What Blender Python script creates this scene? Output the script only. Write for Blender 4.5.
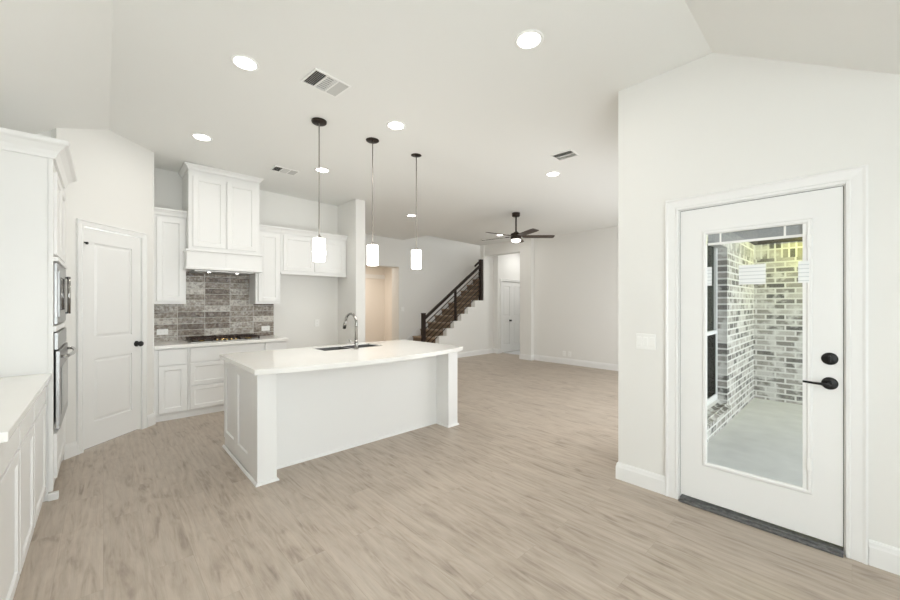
import bpy, bmesh, math, random
from mathutils import Vector, Matrix
random.seed(7)
for o in list(bpy.data.objects): bpy.data.objects.remove(o)
SC = bpy.context.scene
COL = SC.collection
R = math.radians

# ------------------------------------------------------------------ camera
cam_d = bpy.data.cameras.new('camera')
cam_d.sensor_width = 36.0
cam_d.lens = 373.3 / 900 * 36.0
cam_d.shift_y = 3.2 / 900
cam_d.clip_start = 0.02
cam = bpy.data.objects.new('camera', cam_d); COL.objects.link(cam)
cam.location = (0, 0, 1.37)
cam.rotation_euler = (R(90), 0, R(-42.88))
SC.camera = cam

# ------------------------------------------------------------------ colour management, world
vs = SC.view_settings
vs.view_transform = 'Standard'; vs.look = 'None'; vs.gamma = 1.0; vs.use_curve_mapping = False
vs.exposure = 0.09
SC.cycles.max_bounces = 14; SC.cycles.diffuse_bounces = 8; SC.cycles.glossy_bounces = 5
SC.cycles.transparent_max_bounces = 12
SC.cycles.sample_clamp_indirect = 6.0
SC.cycles.use_denoising = True
world = bpy.data.worlds.new('overcast sky'); SC.world = world
world.use_nodes = True
wn = world.node_tree.nodes
wn['Background'].inputs['Color'].default_value = (0.92, 0.97, 1.0, 1)
wn['Background'].inputs['Strength'].default_value = 5.0


def area(name, loc, rot, sx, sy, power, color=(1, 1, 1), spread=180):
    d = bpy.data.lights.new(name, 'AREA'); d.shape = 'RECTANGLE'; d.size = sx; d.size_y = sy
    d.energy = power; d.color = color; d.spread = R(spread)
    o = bpy.data.objects.new(name, d); COL.objects.link(o); o.location = loc; o.rotation_euler = rot
    return o


# daylight entering through the windows of the breakfast nook (behind the camera) and of the great room
area('daylight_nook_rear', (0.45, -1.26, 1.22), (R(90), 0, 0), 2.1, 1.9, 24, (0.92, 0.975, 1.0))
area('daylight_great_room', (5.40, 1.29, 1.25), (R(90), 0, 0), 3.6, 1.9, 58, (0.96, 0.985, 1.0))


# ------------------------------------------------------------------ materials
def mat(name, col, rough=0.5, metal=0.0, spec=0.5, bump=0.0, bscale=60.0, var=0.0, vscale=3.0):
    m = bpy.data.materials.new(name); m.use_nodes = True
    nt = m.node_tree; b = nt.nodes['Principled BSDF']
    b.inputs['Base Color'].default_value = (*col, 1)
    b.inputs['Roughness'].default_value = rough
    b.inputs['Metallic'].default_value = metal
    b.inputs['Specular IOR Level'].default_value = spec
    if bump or var:
        tc = nt.nodes.new('ShaderNodeTexCoord')
    if bump:
        n = nt.nodes.new('ShaderNodeTexNoise'); n.inputs['Scale'].default_value = bscale; n.inputs['Detail'].default_value = 3
        bp = nt.nodes.new('ShaderNodeBump'); bp.inputs['Strength'].default_value = bump; bp.inputs['Distance'].default_value = 0.002
        nt.links.new(tc.outputs['Object'], n.inputs['Vector'])
        nt.links.new(n.outputs['Fac'], bp.inputs['Height']); nt.links.new(bp.outputs['Normal'], b.inputs['Normal'])
    if var:
        n2 = nt.nodes.new('ShaderNodeTexNoise'); n2.inputs['Scale'].default_value = vscale; n2.inputs['Detail'].default_value = 5
        mx = nt.nodes.new('ShaderNodeMix'); mx.data_type = 'RGBA'
        mx.inputs[6].default_value = (*[c * (1 - var) for c in col], 1)
        mx.inputs[7].default_value = (*[min(1, c * (1 + var)) for c in col], 1)
        nt.links.new(tc.outputs['Object'], n2.inputs['Vector'])
        nt.links.new(n2.outputs['Fac'], mx.inputs[0]); nt.links.new(mx.outputs[2], b.inputs['Base Color'])
    return m


def emit(name, col, strength):
    m = bpy.data.materials.new(name); m.use_nodes = True
    b = m.node_tree.nodes['Principled BSDF']
    b.inputs['Base Color'].default_value = (0.9, 0.9, 0.88, 1)
    b.inputs['Emission Color'].default_value = (*col, 1)
    b.inputs['Emission Strength'].default_value = strength
    return m


def glass_mat(name, gloss=0.08, tint=(1, 1, 1)):
    m = bpy.data.materials.new(name); m.use_nodes = True
    nt = m.node_tree; nt.nodes.remove(nt.nodes['Principled BSDF'])
    out = nt.nodes['Material Output']
    t = nt.nodes.new('ShaderNodeBsdfTransparent'); t.inputs[0].default_value = (*tint, 1)
    g = nt.nodes.new('ShaderNodeBsdfGlossy'); g.inputs['Roughness'].default_value = 0.01
    mx = nt.nodes.new('ShaderNodeMixShader'); mx.inputs[0].default_value = gloss
    nt.links.new(t.outputs[0], mx.inputs[1]); nt.links.new(g.outputs[0], mx.inputs[2]); nt.links.new(mx.outputs[0], out.inputs[0])
    return m


def brick_mat(name, c1, c2, mortar, bw, bh, ms, offset, axes, rough=0.85, noise=0.35, extra=None, bump=0.6, msmooth=0.1, smear=0.0, shift=0.0, wave=0.0, nscale=14):
    """masonry pattern laid in the plane of two object axes (0 x, 1 y, 2 z)"""
    m = bpy.data.materials.new(name); m.use_nodes = True
    nt = m.node_tree; L = nt.links.new; N = nt.nodes.new; b = nt.nodes['Principled BSDF']
    tc = N('ShaderNodeTexCoord'); sp = N('ShaderNodeSeparateXYZ'); cb = N('ShaderNodeCombineXYZ')
    L(tc.outputs['Object'], sp.inputs[0]); L(sp.outputs[axes[1]], cb.inputs[1])
    sh = N('ShaderNodeMath'); sh.operation = 'ADD'; sh.inputs[1].default_value = shift
    L(sp.outputs[axes[0]], sh.inputs[0]); L(sh.outputs[0], cb.inputs[0])
    br = N('ShaderNodeTexBrick'); br.offset = offset; br.squash = 1.0
    br.inputs['Color1'].default_value = (0, 0, 0, 1); br.inputs['Color2'].default_value = (1, 1, 1, 1)
    br.inputs['Mortar'].default_value = (0, 0, 0, 1)
    br.inputs['Scale'].default_value = 1.0; br.inputs['Brick Width'].default_value = bw
    br.inputs['Row Height'].default_value = bh; br.inputs['Mortar Size'].default_value = ms
    br.inputs['Mortar Smooth'].default_value = msmooth
    L(cb.outputs[0], br.inputs['Vector'])
    ns = N('ShaderNodeTexNoise'); ns.inputs['Scale'].default_value = nscale; ns.inputs['Detail'].default_value = 6
    L(tc.outputs['Object'], ns.inputs['Vector'])
    mth = N('ShaderNodeMath'); mth.operation = 'MULTIPLY_ADD'; mth.inputs[1].default_value = noise * 2; mth.inputs[2].default_value = -noise
    L(ns.outputs['Fac'], mth.inputs[0])
    ad = N('ShaderNodeMath'); ad.operation = 'ADD'; ad.use_clamp = True
    L(br.outputs['Color'], ad.inputs[0]); L(mth.outputs[0], ad.inputs[1])
    rp = N('ShaderNodeValToRGB'); e = rp.color_ramp.elements
    e[0].color = (*c1, 1); e[1].color = (*c2, 1)
    if extra:
        for p, c in extra:
            k = e.new(p); k.color = (*c, 1)
    L(ad.outputs[0], rp.inputs[0])
    fac = br.outputs['Fac']
    if smear:
        n3 = N('ShaderNodeTexNoise'); n3.inputs['Scale'].default_value = 7; n3.inputs['Detail'].default_value = 8
        L(tc.outputs['Object'], n3.inputs['Vector'])
        r3 = N('ShaderNodeMapRange'); r3.inputs[1].default_value = 0.5; r3.inputs[2].default_value = 0.62
        r3.inputs[3].default_value = 0; r3.inputs[4].default_value = smear
        L(n3.outputs['Fac'], r3.inputs[0])
        mxm = N('ShaderNodeMath'); mxm.operation = 'MAXIMUM'
        L(br.outputs['Fac'], mxm.inputs[0]); L(r3.outputs[0], mxm.inputs[1]); fac = mxm.outputs[0]
    mx = N('ShaderNodeMix'); mx.data_type = 'RGBA'; mx.inputs[7].default_value = (*mortar, 1)
    L(fac, mx.inputs[0]); L(rp.outputs[0], mx.inputs[6]); L(mx.outputs[2], b.inputs['Base Color'])
    b.inputs['Roughness'].default_value = rough; b.inputs['Specular IOR Level'].default_value = 0.9 if wave else 0.4
    inv = N('ShaderNodeMath'); inv.operation = 'SUBTRACT'; inv.inputs[0].default_value = 1.0; L(br.outputs['Fac'], inv.inputs[1])
    mu = N('ShaderNodeMath'); mu.operation = 'MULTIPLY_ADD'; mu.inputs[1].default_value = 0.25
    L(ns.outputs['Fac'], mu.inputs[0]); L(inv.outputs[0], mu.inputs[2])
    if wave:
        nw = N('ShaderNodeTexNoise'); nw.inputs['Scale'].default_value = 34; nw.inputs['Detail'].default_value = 2
        L(tc.outputs['Object'], nw.inputs['Vector'])
        mw_ = N('ShaderNodeMath'); mw_.operation = 'MULTIPLY_ADD'; mw_.inputs[1].default_value = wave
        L(nw.outputs['Fac'], mw_.inputs[0]); L(mu.outputs[0], mw_.inputs[2]); mu = mw_
    bp = N('ShaderNodeBump'); bp.inputs['Strength'].default_value = bump; bp.inputs['Distance'].default_value = 0.006
    L(mu.outputs[0], bp.inputs['Height']); L(bp.outputs['Normal'], b.inputs['Normal'])
    return m


def plank_mat(name):
    m = bpy.data.materials.new(name); m.use_nodes = True
    nt = m.node_tree; L = nt.links.new; N = nt.nodes.new; b = nt.nodes['Principled BSDF']
    tc = N('ShaderNodeTexCoord'); sp = N('ShaderNodeSeparateXYZ'); cb = N('ShaderNodeCombineXYZ')
    L(tc.outputs['Object'], sp.inputs[0]); L(sp.outputs[1], cb.inputs[0]); L(sp.outputs[0], cb.inputs[1])
    br = N('ShaderNodeTexBrick'); br.offset = 0.37
    br.inputs['Color1'].default_value = (0, 0, 0, 1); br.inputs['Color2'].default_value = (1, 1, 1, 1); br.inputs['Mortar'].default_value = (0.5, 0.5, 0.5, 1)
    br.inputs['Scale'].default_value = 1; br.inputs['Brick Width'].default_value = 1.22; br.inputs['Row Height'].default_value = 0.18
    br.inputs['Mortar Size'].default_value = 0.0009; br.inputs['Mortar Smooth'].default_value = 0.3
    L(cb.outputs[0], br.inputs['Vector'])
    # long grain, offset plank by plank
    mp = N('ShaderNodeMapping'); mp.inputs['Scale'].default_value = (0.8, 6.0, 1); L(cb.outputs[0], mp.inputs['Vector'])
    sepc = N('ShaderNodeSeparateColor'); L(br.outputs['Color'], sepc.inputs[0])
    w = N('ShaderNodeMath'); w.operation = 'MULTIPLY'; w.inputs[1].default_value = 37.0; L(sepc.outputs[0], w.inputs[0])
    g = N('ShaderNodeTexNoise'); g.noise_dimensions = '4D'; g.inputs['Scale'].default_value = 2.6; g.inputs['Detail'].default_value = 7
    g.inputs['Roughness'].default_value = 0.58; g.inputs['Distortion'].default_value = 2.2
    L(mp.outputs[0], g.inputs['Vector']); L(w.outputs[0], g.inputs['W'])
    # fine pores
    mp2 = N('ShaderNodeMapping'); mp2.inputs['Scale'].default_value = (3.0, 95.0, 1); L(cb.outputs[0], mp2.inputs['Vector'])
    g2 = N('ShaderNodeTexNoise'); g2.inputs['Scale'].default_value = 2.0; g2.inputs['Detail'].default_value = 4; L(mp2.outputs[0], g2.inputs['Vector'])
    # broad smoky cathedral patches
    mp3 = N('ShaderNodeMapping'); mp3.inputs['Scale'].default_value = (1.3, 3.2, 1); L(cb.outputs[0], mp3.inputs['Vector'])
    g3 = N('ShaderNodeTexNoise'); g3.noise_dimensions = '4D'; g3.inputs['Scale'].default_value = 1.7; g3.inputs['Detail'].default_value = 5; g3.inputs['Distortion'].default_value = 1.6
    L(mp3.outputs[0], g3.inputs['Vector']); L(w.outputs[0], g3.inputs['W'])
    mp4 = N('ShaderNodeMapping'); mp4.inputs['Scale'].default_value = (0.22, 1.0, 1); L(cb.outputs[0], mp4.inputs['Vector'])
    off = N('ShaderNodeVectorMath'); off.operation = 'ADD'; cbo = N('ShaderNodeCombineXYZ'); L(w.outputs[0], cbo.inputs[0]); L(w.outputs[0], cbo.inputs[1])
    L(mp4.outputs[0], off.inputs[0]); L(cbo.outputs[0], off.inputs[1])
    wv = N('ShaderNodeTexWave'); wv.wave_type = 'BANDS'; wv.bands_direction = 'Y'; wv.inputs['Scale'].default_value = 6.0
    wv.inputs['Distortion'].default_value = 15.0; wv.inputs['Detail'].default_value = 3.0; wv.inputs['Detail Scale'].default_value = 0.7; wv.inputs['Detail Roughness'].default_value = 0.45
    L(off.outputs[0], wv.inputs['Vector'])
    rp = N('ShaderNodeValToRGB'); e = rp.color_ramp.elements
    e[0].position = 0.34; e[0].color = (0.275, 0.226, 0.182, 1)
    e[1].position = 0.58; e[1].color = (0.470, 0.405, 0.338, 1)
    k = e.new(0.46); k.color = (0.415, 0.348, 0.285, 1)
    mixg = N('ShaderNodeMath'); mixg.operation = 'MULTIPLY_ADD'; mixg.inputs[1].default_value = 0.62; L(g.outputs['Fac'], mixg.inputs[0])
    m3 = N('ShaderNodeMath'); m3.operation = 'MULTIPLY'; m3.inputs[1].default_value = 0.38; L(g3.outputs['Fac'], m3.inputs[0]); L(m3.outputs[0], mixg.inputs[2])
    L(mixg.outputs[0], rp.inputs[0])
    # per plank tone + pores
    tone = N('ShaderNodeMath'); tone.operation = 'MULTIPLY_ADD'; tone.inputs[1].default_value = 0.07; tone.inputs[2].default_value = 0.965; L(sepc.outputs[0], tone.inputs[0])
    pore = N('ShaderNodeMath'); pore.operation = 'MULTIPLY_ADD'; pore.inputs[1].default_value = 0.22; pore.inputs[2].default_value = 0.89; L(g2.outputs['Fac'], pore.inputs[0])
    ring = N('ShaderNodeMath'); ring.operation = 'MULTIPLY_ADD'; ring.inputs[1].default_value = 0.075; ring.inputs[2].default_value = 0.965; L(wv.outputs['Fac'], ring.inputs[0])
    tr_ = N('ShaderNodeMath'); tr_.operation = 'MULTIPLY'; L(tone.outputs[0], tr_.inputs[0]); L(ring.outputs[0], tr_.inputs[1])
    tp = N('ShaderNodeMath'); tp.operation = 'MULTIPLY'; L(tr_.outputs[0], tp.inputs[0]); L(pore.outputs[0], tp.inputs[1])
    gap = N('ShaderNodeMath'); gap.operation = 'MULTIPLY_ADD'; gap.inputs[1].default_value = -0.16; gap.inputs[2].default_value = 1.0; L(br.outputs['Fac'], gap.inputs[0])
    tg = N('ShaderNodeMath'); tg.operation = 'MULTIPLY'; L(tp.outputs[0], tg.inputs[0]); L(gap.outputs[0], tg.inputs[1])
    vm = N('ShaderNodeVectorMath'); vm.operation = 'SCALE'; L(rp.outputs[0], vm.inputs[0]); L(tg.outputs[0], vm.inputs['Scale'])
    L(vm.outputs[0], b.inputs['Base Color'])
    b.inputs['Roughness'].default_value = 0.42; b.inputs['Specular IOR Level'].default_value = 0.35
    bp = N('ShaderNodeBump'); bp.inputs['Strength'].default_value = 0.12; bp.inputs['Distance'].default_value = 0.001
    L(g2.outputs['Fac'], bp.inputs['Height']); L(bp.outputs['Normal'], b.inputs['Normal'])
    return m


M = {}
M['wall'] = mat('wall paint', (0.775, 0.769, 0.744), 0.6, bump=0.05, bscale=180)
M['ceiling'] = mat('ceiling paint', (0.812, 0.815, 0.793), 0.75, bump=0.06, bscale=140)
M['trim'] = mat('white trim enamel', (0.81, 0.81, 0.80), 0.32)
M['cab'] = mat('white cabinet enamel', (0.81, 0.81, 0.80), 0.36)
M['quartz'] = mat('white quartz', (0.86, 0.85, 0.82), 0.12, var=0.03, vscale=5)
M['floor'] = plank_mat('light oak vinyl plank')
M['bronze'] = mat('dark bronze', (0.030, 0.021, 0.016), 0.42, 0.6)
M['black'] = mat('black metal', (0.012, 0.012, 0.012), 0.42, 0.3)
M['rod'] = mat('thin cable grey', (0.32, 0.30, 0.27), 0.4, 0.7)
M['basin'] = mat('satin sink steel', (0.17, 0.17, 0.172), 0.42, 0.6)
M['steel'] = mat('brushed steel', (0.42, 0.42, 0.415), 0.36, 1.0)
M['chrome'] = mat('polished nickel', (0.36, 0.35, 0.335), 0.16, 1.0)
M['ovenglass'] = mat('black oven glass', (0.012, 0.012, 0.013), 0.06)
M['gap'] = mat('dark seal and gap shade', (0.03, 0.03, 0.03), 0.8)  # rubber on the weather seal; in the door gaps it paints shade
M['iron'] = mat('cast iron', (0.034, 0.018, 0.012), 0.6, 0.2)
M['brass'] = mat('brass burner caps', (0.75, 0.55, 0.28), 0.25, 1.0)
M['railwood'] = mat('espresso stained wood', (0.022, 0.013, 0.009), 0.55, spec=0.25, var=0.3, vscale=20)
M['tread'] = mat('oak tread painted lit', (0.36, 0.26, 0.175), 0.45, var=0.2, vscale=9)  # lighter than the risers: light on the nosings painted into the colour
M['riser'] = mat('brown oak riser', (0.21, 0.148, 0.095), 0.5, var=0.25, vscale=9)
M['blade'] = mat('walnut fan blade', (0.055, 0.034, 0.022), 0.45, var=0.25, vscale=14)
M['plastic'] = mat('white plastic', (0.86, 0.86, 0.84), 0.35)
M['slot'] = mat('grey slot shadow plastic', (0.30, 0.30, 0.30), 0.6)
M['louvre'] = mat('painted vent louvre', (0.62, 0.62, 0.60), 0.5)
M['duct'] = mat('dark duct', (0.045, 0.045, 0.042), 0.9)
M['lamp'] = emit('lit recessed lens', (1.0, 0.97, 0.92), 9.0)
M['shade'] = emit('lit frosted shade', (1.0, 0.97, 0.92), 4.5)
M['fanlight'] = emit('lit fan lens', (1.0, 0.95, 0.88), 3.0)
M['glass'] = glass_mat('clear window glass', 0.035, (0.97, 0.985, 0.98))
M['tinted'] = glass_mat('low-e window glass', 0.05, (0.30, 0.33, 0.31))
M['screen'] = glass_mat('dark insect screen', 0.04, (0.30, 0.30, 0.30))
M['shadeglass'] = glass_mat('clear shade glass', 0.06, (1, 1, 1))
M['threshold'] = mat('dark aluminium threshold', (0.15, 0.15, 0.15), 0.5, 0.3, var=0.8, vscale=45, bump=0.4, bscale=30)
M['blind'] = mat('raised blind stack', (0.34, 0.36, 0.37), 0.6)
M['concrete'] = mat('patio concrete', (0.70, 0.70, 0.70), 0.85, var=0.15, vscale=6, bump=0.3, bscale=40)
M['soffit'] = mat('dark brown fascia', (0.035, 0.027, 0.022), 0.7)
M['carpet'] = mat('pale closet carpet', (0.62, 0.63, 0.64), 0.95, bump=0.4, bscale=300)
M['warmwall'] = mat('hallway wall with warm light', (0.80, 0.76, 0.71), 0.6)  # warm tint of the hallway's incandescent light put into the wall colour
BR = dict(c1=(0.10, 0.095, 0.088), c2=(0.48, 0.46, 0.43), mortar=(0.64, 0.63, 0.60), bw=0.215, bh=0.0755, ms=0.011, offset=0.5,
          noise=0.30, extra=[(0.45, (0.25, 0.235, 0.21)), (0.7, (0.36, 0.34, 0.31))], smear=0.75)
M['brick_x'] = brick_mat('grey brick facing south', axes=(0, 2), **BR)
M['brick_y'] = brick_mat('grey brick facing west', axes=(1, 2), **BR)
BRS = dict(BR, bw=0.0755, bh=0.215, offset=0.0)
M['soldier_x'] = brick_mat('soldier course brick', axes=(0, 2), **BRS)
M['soldier_y'] = brick_mat('soldier course brick side', axes=(1, 2), **BRS)
M['tile'] = brick_mat('glazed tile with painted glints', (0.085, 0.056, 0.036), (0.58, 0.55, 0.50), (0.60, 0.575, 0.535), 0.300, 0.0785, 0.0036, 0.0, (0, 2),
                      rough=0.08, noise=0.95, extra=[(0.3, (0.17, 0.130, 0.095)), (0.55, (0.27, 0.235, 0.195)), (0.8, (0.38, 0.35, 0.31))], bump=1.0, shift=-0.106, wave=2.5, nscale=38)  # high-contrast noise paints the glaze's glints into the tile colour


# ------------------------------------------------------------------ mesh helpers
class MB:
    """collects shapes in world space; build() links them as ONE mesh object"""
    def __init__(s, T=None): s.bm = bmesh.new(); s.T = T or Matrix.Identity(4); s.smooth = []
    def v(s, p): return s.bm.verts.new(s.T @ Vector(p))
    def box(s, x0, x1, y0, y1, z0, z1):
        if x0 > x1: x0, x1 = x1, x0
        if y0 > y1: y0, y1 = y1, y0
        if z0 > z1: z0, z1 = z1, z0
        q = [s.v((x, y, z)) for z in (z0, z1) for y in (y0, y1) for x in (x0, x1)]
        for f in ((0, 2, 3, 1), (4, 5, 7, 6), (0, 1, 5, 4), (2, 6, 7, 3), (0, 4, 6, 2), (1, 3, 7, 5)):
            s.bm.faces.new([q[i] for i in f])
        return s
    def prism(s, pts, a, b, axis=2):
        def P(p, h):
            c = list(p); c.insert(axis, h); return c
        lo = [s.v(P(p, a)) for p in pts]; hi = [s.v(P(p, b)) for p in pts]
        n = len(pts)
        s.bm.faces.new(lo[::-1]); s.bm.faces.new(hi)
        for i in range(n): s.bm.faces.new((lo[i], lo[(i + 1) % n], hi[(i + 1) % n], hi[i]))
        return s
    def ring(s, c, ax, r, n):
        ax = Vector(ax).normalized(); u = ax.orthogonal().normalized(); w = ax.cross(u)
        return [Vector(c) + r * (math.cos(2 * math.pi * i / n) * u + math.sin(2 * math.pi * i / n) * w) for i in range(n)]
    def tube(s, pts, r, n=16, cap=True):
        pts = [Vector(p) for p in pts]; rs = r if isinstance(r, (list, tuple)) else [r] * len(pts)
        rings = []; u = None
        for i, p in enumerate(pts):
            t = (pts[min(i + 1, len(pts) - 1)] - pts[max(i - 1, 0)]).normalized()
            if u is None: u = t.orthogonal().normalized()
            u = (u - u.dot(t) * t).normalized(); w = t.cross(u)
            rings.append([s.v(p + rs[i] * (math.cos(2 * math.pi * k / n) * u + math.sin(2 * math.pi * k / n) * w)) for k in range(n)])
        for a, b in zip(rings, rings[1:]):
            for k in range(n):
                s.smooth.append(s.bm.faces.new((a[k], a[(k + 1) % n], b[(k + 1) % n], b[k])))
        if cap: s.bm.faces.new(rings[0][::-1]); s.bm.faces.new(rings[-1])
        return s
    def lathe(s, prof, c, n=32, axis=(0, 0, 1)):
        """prof: [(radius, height)] turned about an axis through c"""
        ax = Vector(axis).normalized(); u = ax.orthogonal().normalized(); w = ax.cross(u); c = Vector(c)
        rings = []
        for r, h in prof:
            if r < 1e-6: rings.append([s.v(c + ax * h)])
            else: rings.append([s.v(c + ax * h + r * (math.cos(2 * math.pi * k / n) * u + math.sin(2 * math.pi * k / n) * w)) for k in range(n)])
        for a, b in zip(rings, rings[1:]):
            for k in range(n):
                k2 = (k + 1) % n
                if len(a) == 1 and len(b) == 1: continue
                if len(a) == 1: f = (a[0], b[k2], b[k])
                elif len(b) == 1: f = (a[k], a[k2], b[0])
                else: f = (a[k], a[k2], b[k2], b[k])
                s.smooth.append(s.bm.faces.new(f))
        if len(rings[0]) > 1: s.bm.faces.new(rings[0][::-1])
        if len(rings[-1]) > 1: s.bm.faces.new(rings[-1])
        return s
    def sweep(s, path, prof, closed=False):
        """prof [(outward, height)] swept along a 2D path; outward is to the right of travel"""
        P = [Vector(p) for p in path]; n = len(P); cols = []
        for i, p in enumerate(P):
            d0 = (P[i] - P[i - 1]).normalized() if (i > 0 or closed) else None
            d1 = (P[(i + 1) % n] - P[i]).normalized() if (i < n - 1 or closed) else None
            n0 = Vector((d0.y, -d0.x)) if d0 else None; n1 = Vector((d1.y, -d1.x)) if d1 else None
            if n0 and n1:
                m = (n0 + n1); m = m / max(m.dot(n0), 1e-3)
            else: m = n0 or n1
            cols.append([s.v((p.x + m.x * o, p.y + m.y * o, h)) for o, h in prof])
        k = len(prof); rng = range(n if closed else n - 1)
        for i in rng:
            a, b = cols[i], cols[(i + 1) % n]
            for j in range(k): s.bm.faces.new((a[j], b[j], b[(j + 1) % k], a[(j + 1) % k]))
        if not closed: s.bm.faces.new(cols[0][::-1]); s.bm.faces.new(cols[-1])
        return s
    def shaker(s, u0, u1, v0, v1, w0, t=0.02, st=0.057, rec=0.010):
        """framed door in a (u, w, v) frame: face at w0+t, panel sunk by rec"""
        s.box(u0, u0 + st, w0, w0 + t, v0, v1); s.box(u1 - st, u1, w0, w0 + t, v0, v1)
        s.box(u0 + st, u1 - st, w0, w0 + t, v0, v0 + st); s.box(u0 + st, u1 - st, w0, w0 + t, v1 - st, v1)
        s.box(u0 + st, u1 - st, w0, w0 + t - rec, v0 + st, v1 - st)
        # small chamfer strip round the panel
        a, b = u0 + st, u1 - st; c, d = v0 + st, v1 - st; k = 0.008
        o = [(a, c), (b, c), (b, d), (a, d)]; i_ = [(a + k, c + k), (b - k, c + k), (b - k, d - k), (a + k, d - k)]
        O = [s.v((x, w0 + t - 0.002, z)) for x, z in o]; I = [s.v((x, w0 + t - rec + 0.0005, z)) for x, z in i_]
        for j in range(4): s.bm.faces.new((O[j], O[(j + 1) % 4], I[(j + 1) % 4], I[j]))
        return s
    def build(s, name, material, parent=None, bevel=0.0, seg=2, props=None):
        for f in s.smooth:
            if f.is_valid: f.smooth = True
        bmesh.ops.recalc_face_normals(s.bm, faces=s.bm.faces)
        org = Vector(ORG.get(parent.name, (0, 0, 0))) if parent else None
        if parent is None:
            xs = [v.co for v in s.bm.verts]
            org = Vector(((min(c.x for c in xs) + max(c.x for c in xs)) / 2, (min(c.y for c in xs) + max(c.y for c in xs)) / 2, min(c.z for c in xs)))
            if material in WORLDMATS: org = Vector((0, 0, 0))
        bmesh.ops.translate(s.bm, verts=s.bm.verts, vec=-org)
        me = bpy.data.meshes.new(name); s.bm.to_mesh(me); s.bm.free()
        me.materials.append(material)
        o = bpy.data.objects.new(name, me); COL.objects.link(o)
        if parent: o.parent = parent; ORG[o.name] = tuple(org)
        else: o.location = org; ORG[o.name] = tuple(org)
        if bevel:
            b = o.modifiers.new('edge', 'BEVEL'); b.width = bevel; b.segments = seg; b.limit_method = 'ANGLE'; b.angle_limit = R(35)
        for k, val in (props or {}).items(): o[k] = val
        return o


ORG = {}
WORLDMATS = {M['floor'], M['tile'], M['brick_x'], M['brick_y'], M['soldier_x'], M['soldier_y']}


def thing(name, loc, label, cat, group=None):
    o = bpy.data.objects.new(name, None); COL.objects.link(o); o.location = loc; o.empty_display_size = 0.05
    ORG[o.name] = tuple(loc); o['label'] = label; o['category'] = cat
    if group: o['group'] = group
    return o


def tag(o, label, cat, group=None):
    o['label'] = label; o['category'] = cat
    if group: o['group'] = group
    return o


def struct(name, mb, m, bevel=0.0):
    return mb.build(name, m, None, bevel, props={'kind': 'structure'})


def dup(root, loc, label, group=None):
    c = root.copy(); COL.objects.link(c); c.location = loc; c['label'] = label
    if group: c['group'] = group
    def rec(src, dst):
        for ch in [x for x in bpy.data.objects if x.parent == src]:
            k = ch.copy(); COL.objects.link(k); k.parent = dst; rec(ch, k)
    rec(root, c)
    return c


def frame(origin, u, w):
    u = Vector(u).normalized(); w = Vector(w).normalized(); z = Vector((0, 0, 1))
    m = Matrix(((u.x, w.x, z.x, origin[0]), (u.y, w.y, z.y, origin[1]), (u.z, w.z, z.z, origin[2]), (0, 0, 0, 1)))
    return m


S2 = math.sqrt(0.5)
DIAG = frame((-0.26, 4.69, 0), (S2, S2, 0), (S2, -S2, 0))        # pantry corner wall
FBACK = frame((0, 5.97, 0), (1, 0, 0), (0, -1, 0))               # kitchen back wall, w outwards to -y
FLEFT = frame((-0.86, 0, 0), (0, 1, 0), (1, 0, 0))               # left wall, w outwards to +x
FRIGHT = frame((2.95, 0, 0), (0, 1, 0), (-1, 0, 0))              # patio door wall
def zc(x): return 3.085 - 0.0205 * x
SL = 0.62

# ------------------------------------------------------------------ floor and ceiling
struct('floor', MB().prism([(-1.0, -1.45), (3.0, -1.45), (3.0, 1.15), (9.9, 1.15), (9.9, 10.4), (-1.0, 10.4)], -0.10, 0.0), M['floor'])


def ceil_mesh():
    mb = MB()
    def zz(x, y):
        z = zc(x)
        if x < 0.04: z = min(z, zc(0.04) - SL * (0.04 - x))
        if y < 0.627: z = min(z, zc(x) - 0.63 * (0.627 - y), 3.2)
        return max(z, 2.46)
    def face(pts): mb.bm.faces.new([mb.v((x, y, zz(x, y))) for x, y in pts])
    yc = -0.30; xl = -0.90
    face([(0.04, 0.627), (3.1, 0.627), (3.1, 1.0), (0.04, 1.0)])
    face([(0.04, 1.0), (3.1, 1.0), (9.8, 1.0), (9.8, 6.85), (0.04, 6.85)])
    face([(0.04, 6.85), (5.58, 6.85), (5.58, 8.1), (0.04, 8.1)])
    face([(xl, 0.627 - SL / 0.63 * 0.94), (0.04, 0.627), (0.04, 6.85), (xl, 6.85)])
    xe = 3.1; ye = 0.627 - (zc(3.1) - 2.46) / 0.63; y0 = 0.627 - (zc(0.04) - 2.46) / 0.63
    # near slope
    a = [mb.v(p) for p in ((0.04, 0.627, zc(0.04)), (-0.90, 0.627 - SL / 0.63 * 0.94, zc(0.04) - SL * 0.94), (xe, ye, 2.46), (xe, 0.627, zc(xe)))]
    b0 = mb.v((-0.90, y0, 2.46))
    mb.bm.faces.new((a[0], a[1], b0, a[2], a[3]))
    c = [mb.v(p) for p in ((-0.90, y0, 2.46), (xe, ye, 2.46), (xe, -1.45, 2.46), (-0.90, -1.45, 2.46))]
    mb.bm.faces.new(c)
    bmesh.ops.remove_doubles(mb.bm, verts=mb.bm.verts, dist=0.0005)
    bmesh.ops.recalc_face_normals(mb.bm, faces=mb.bm.faces)
    return mb


co = struct('ceiling', ceil_mesh(), M['ceiling'])
struct('ceiling_stairwell', MB().box(5.4, 9.9, 6.75, 7.9, 5.5, 5.6), M['ceiling'])
struct('ceiling_hallway', MB().box(3.0, 6.6, 8.0, 10.2, 2.50, 2.60), M['ceiling'])

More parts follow.
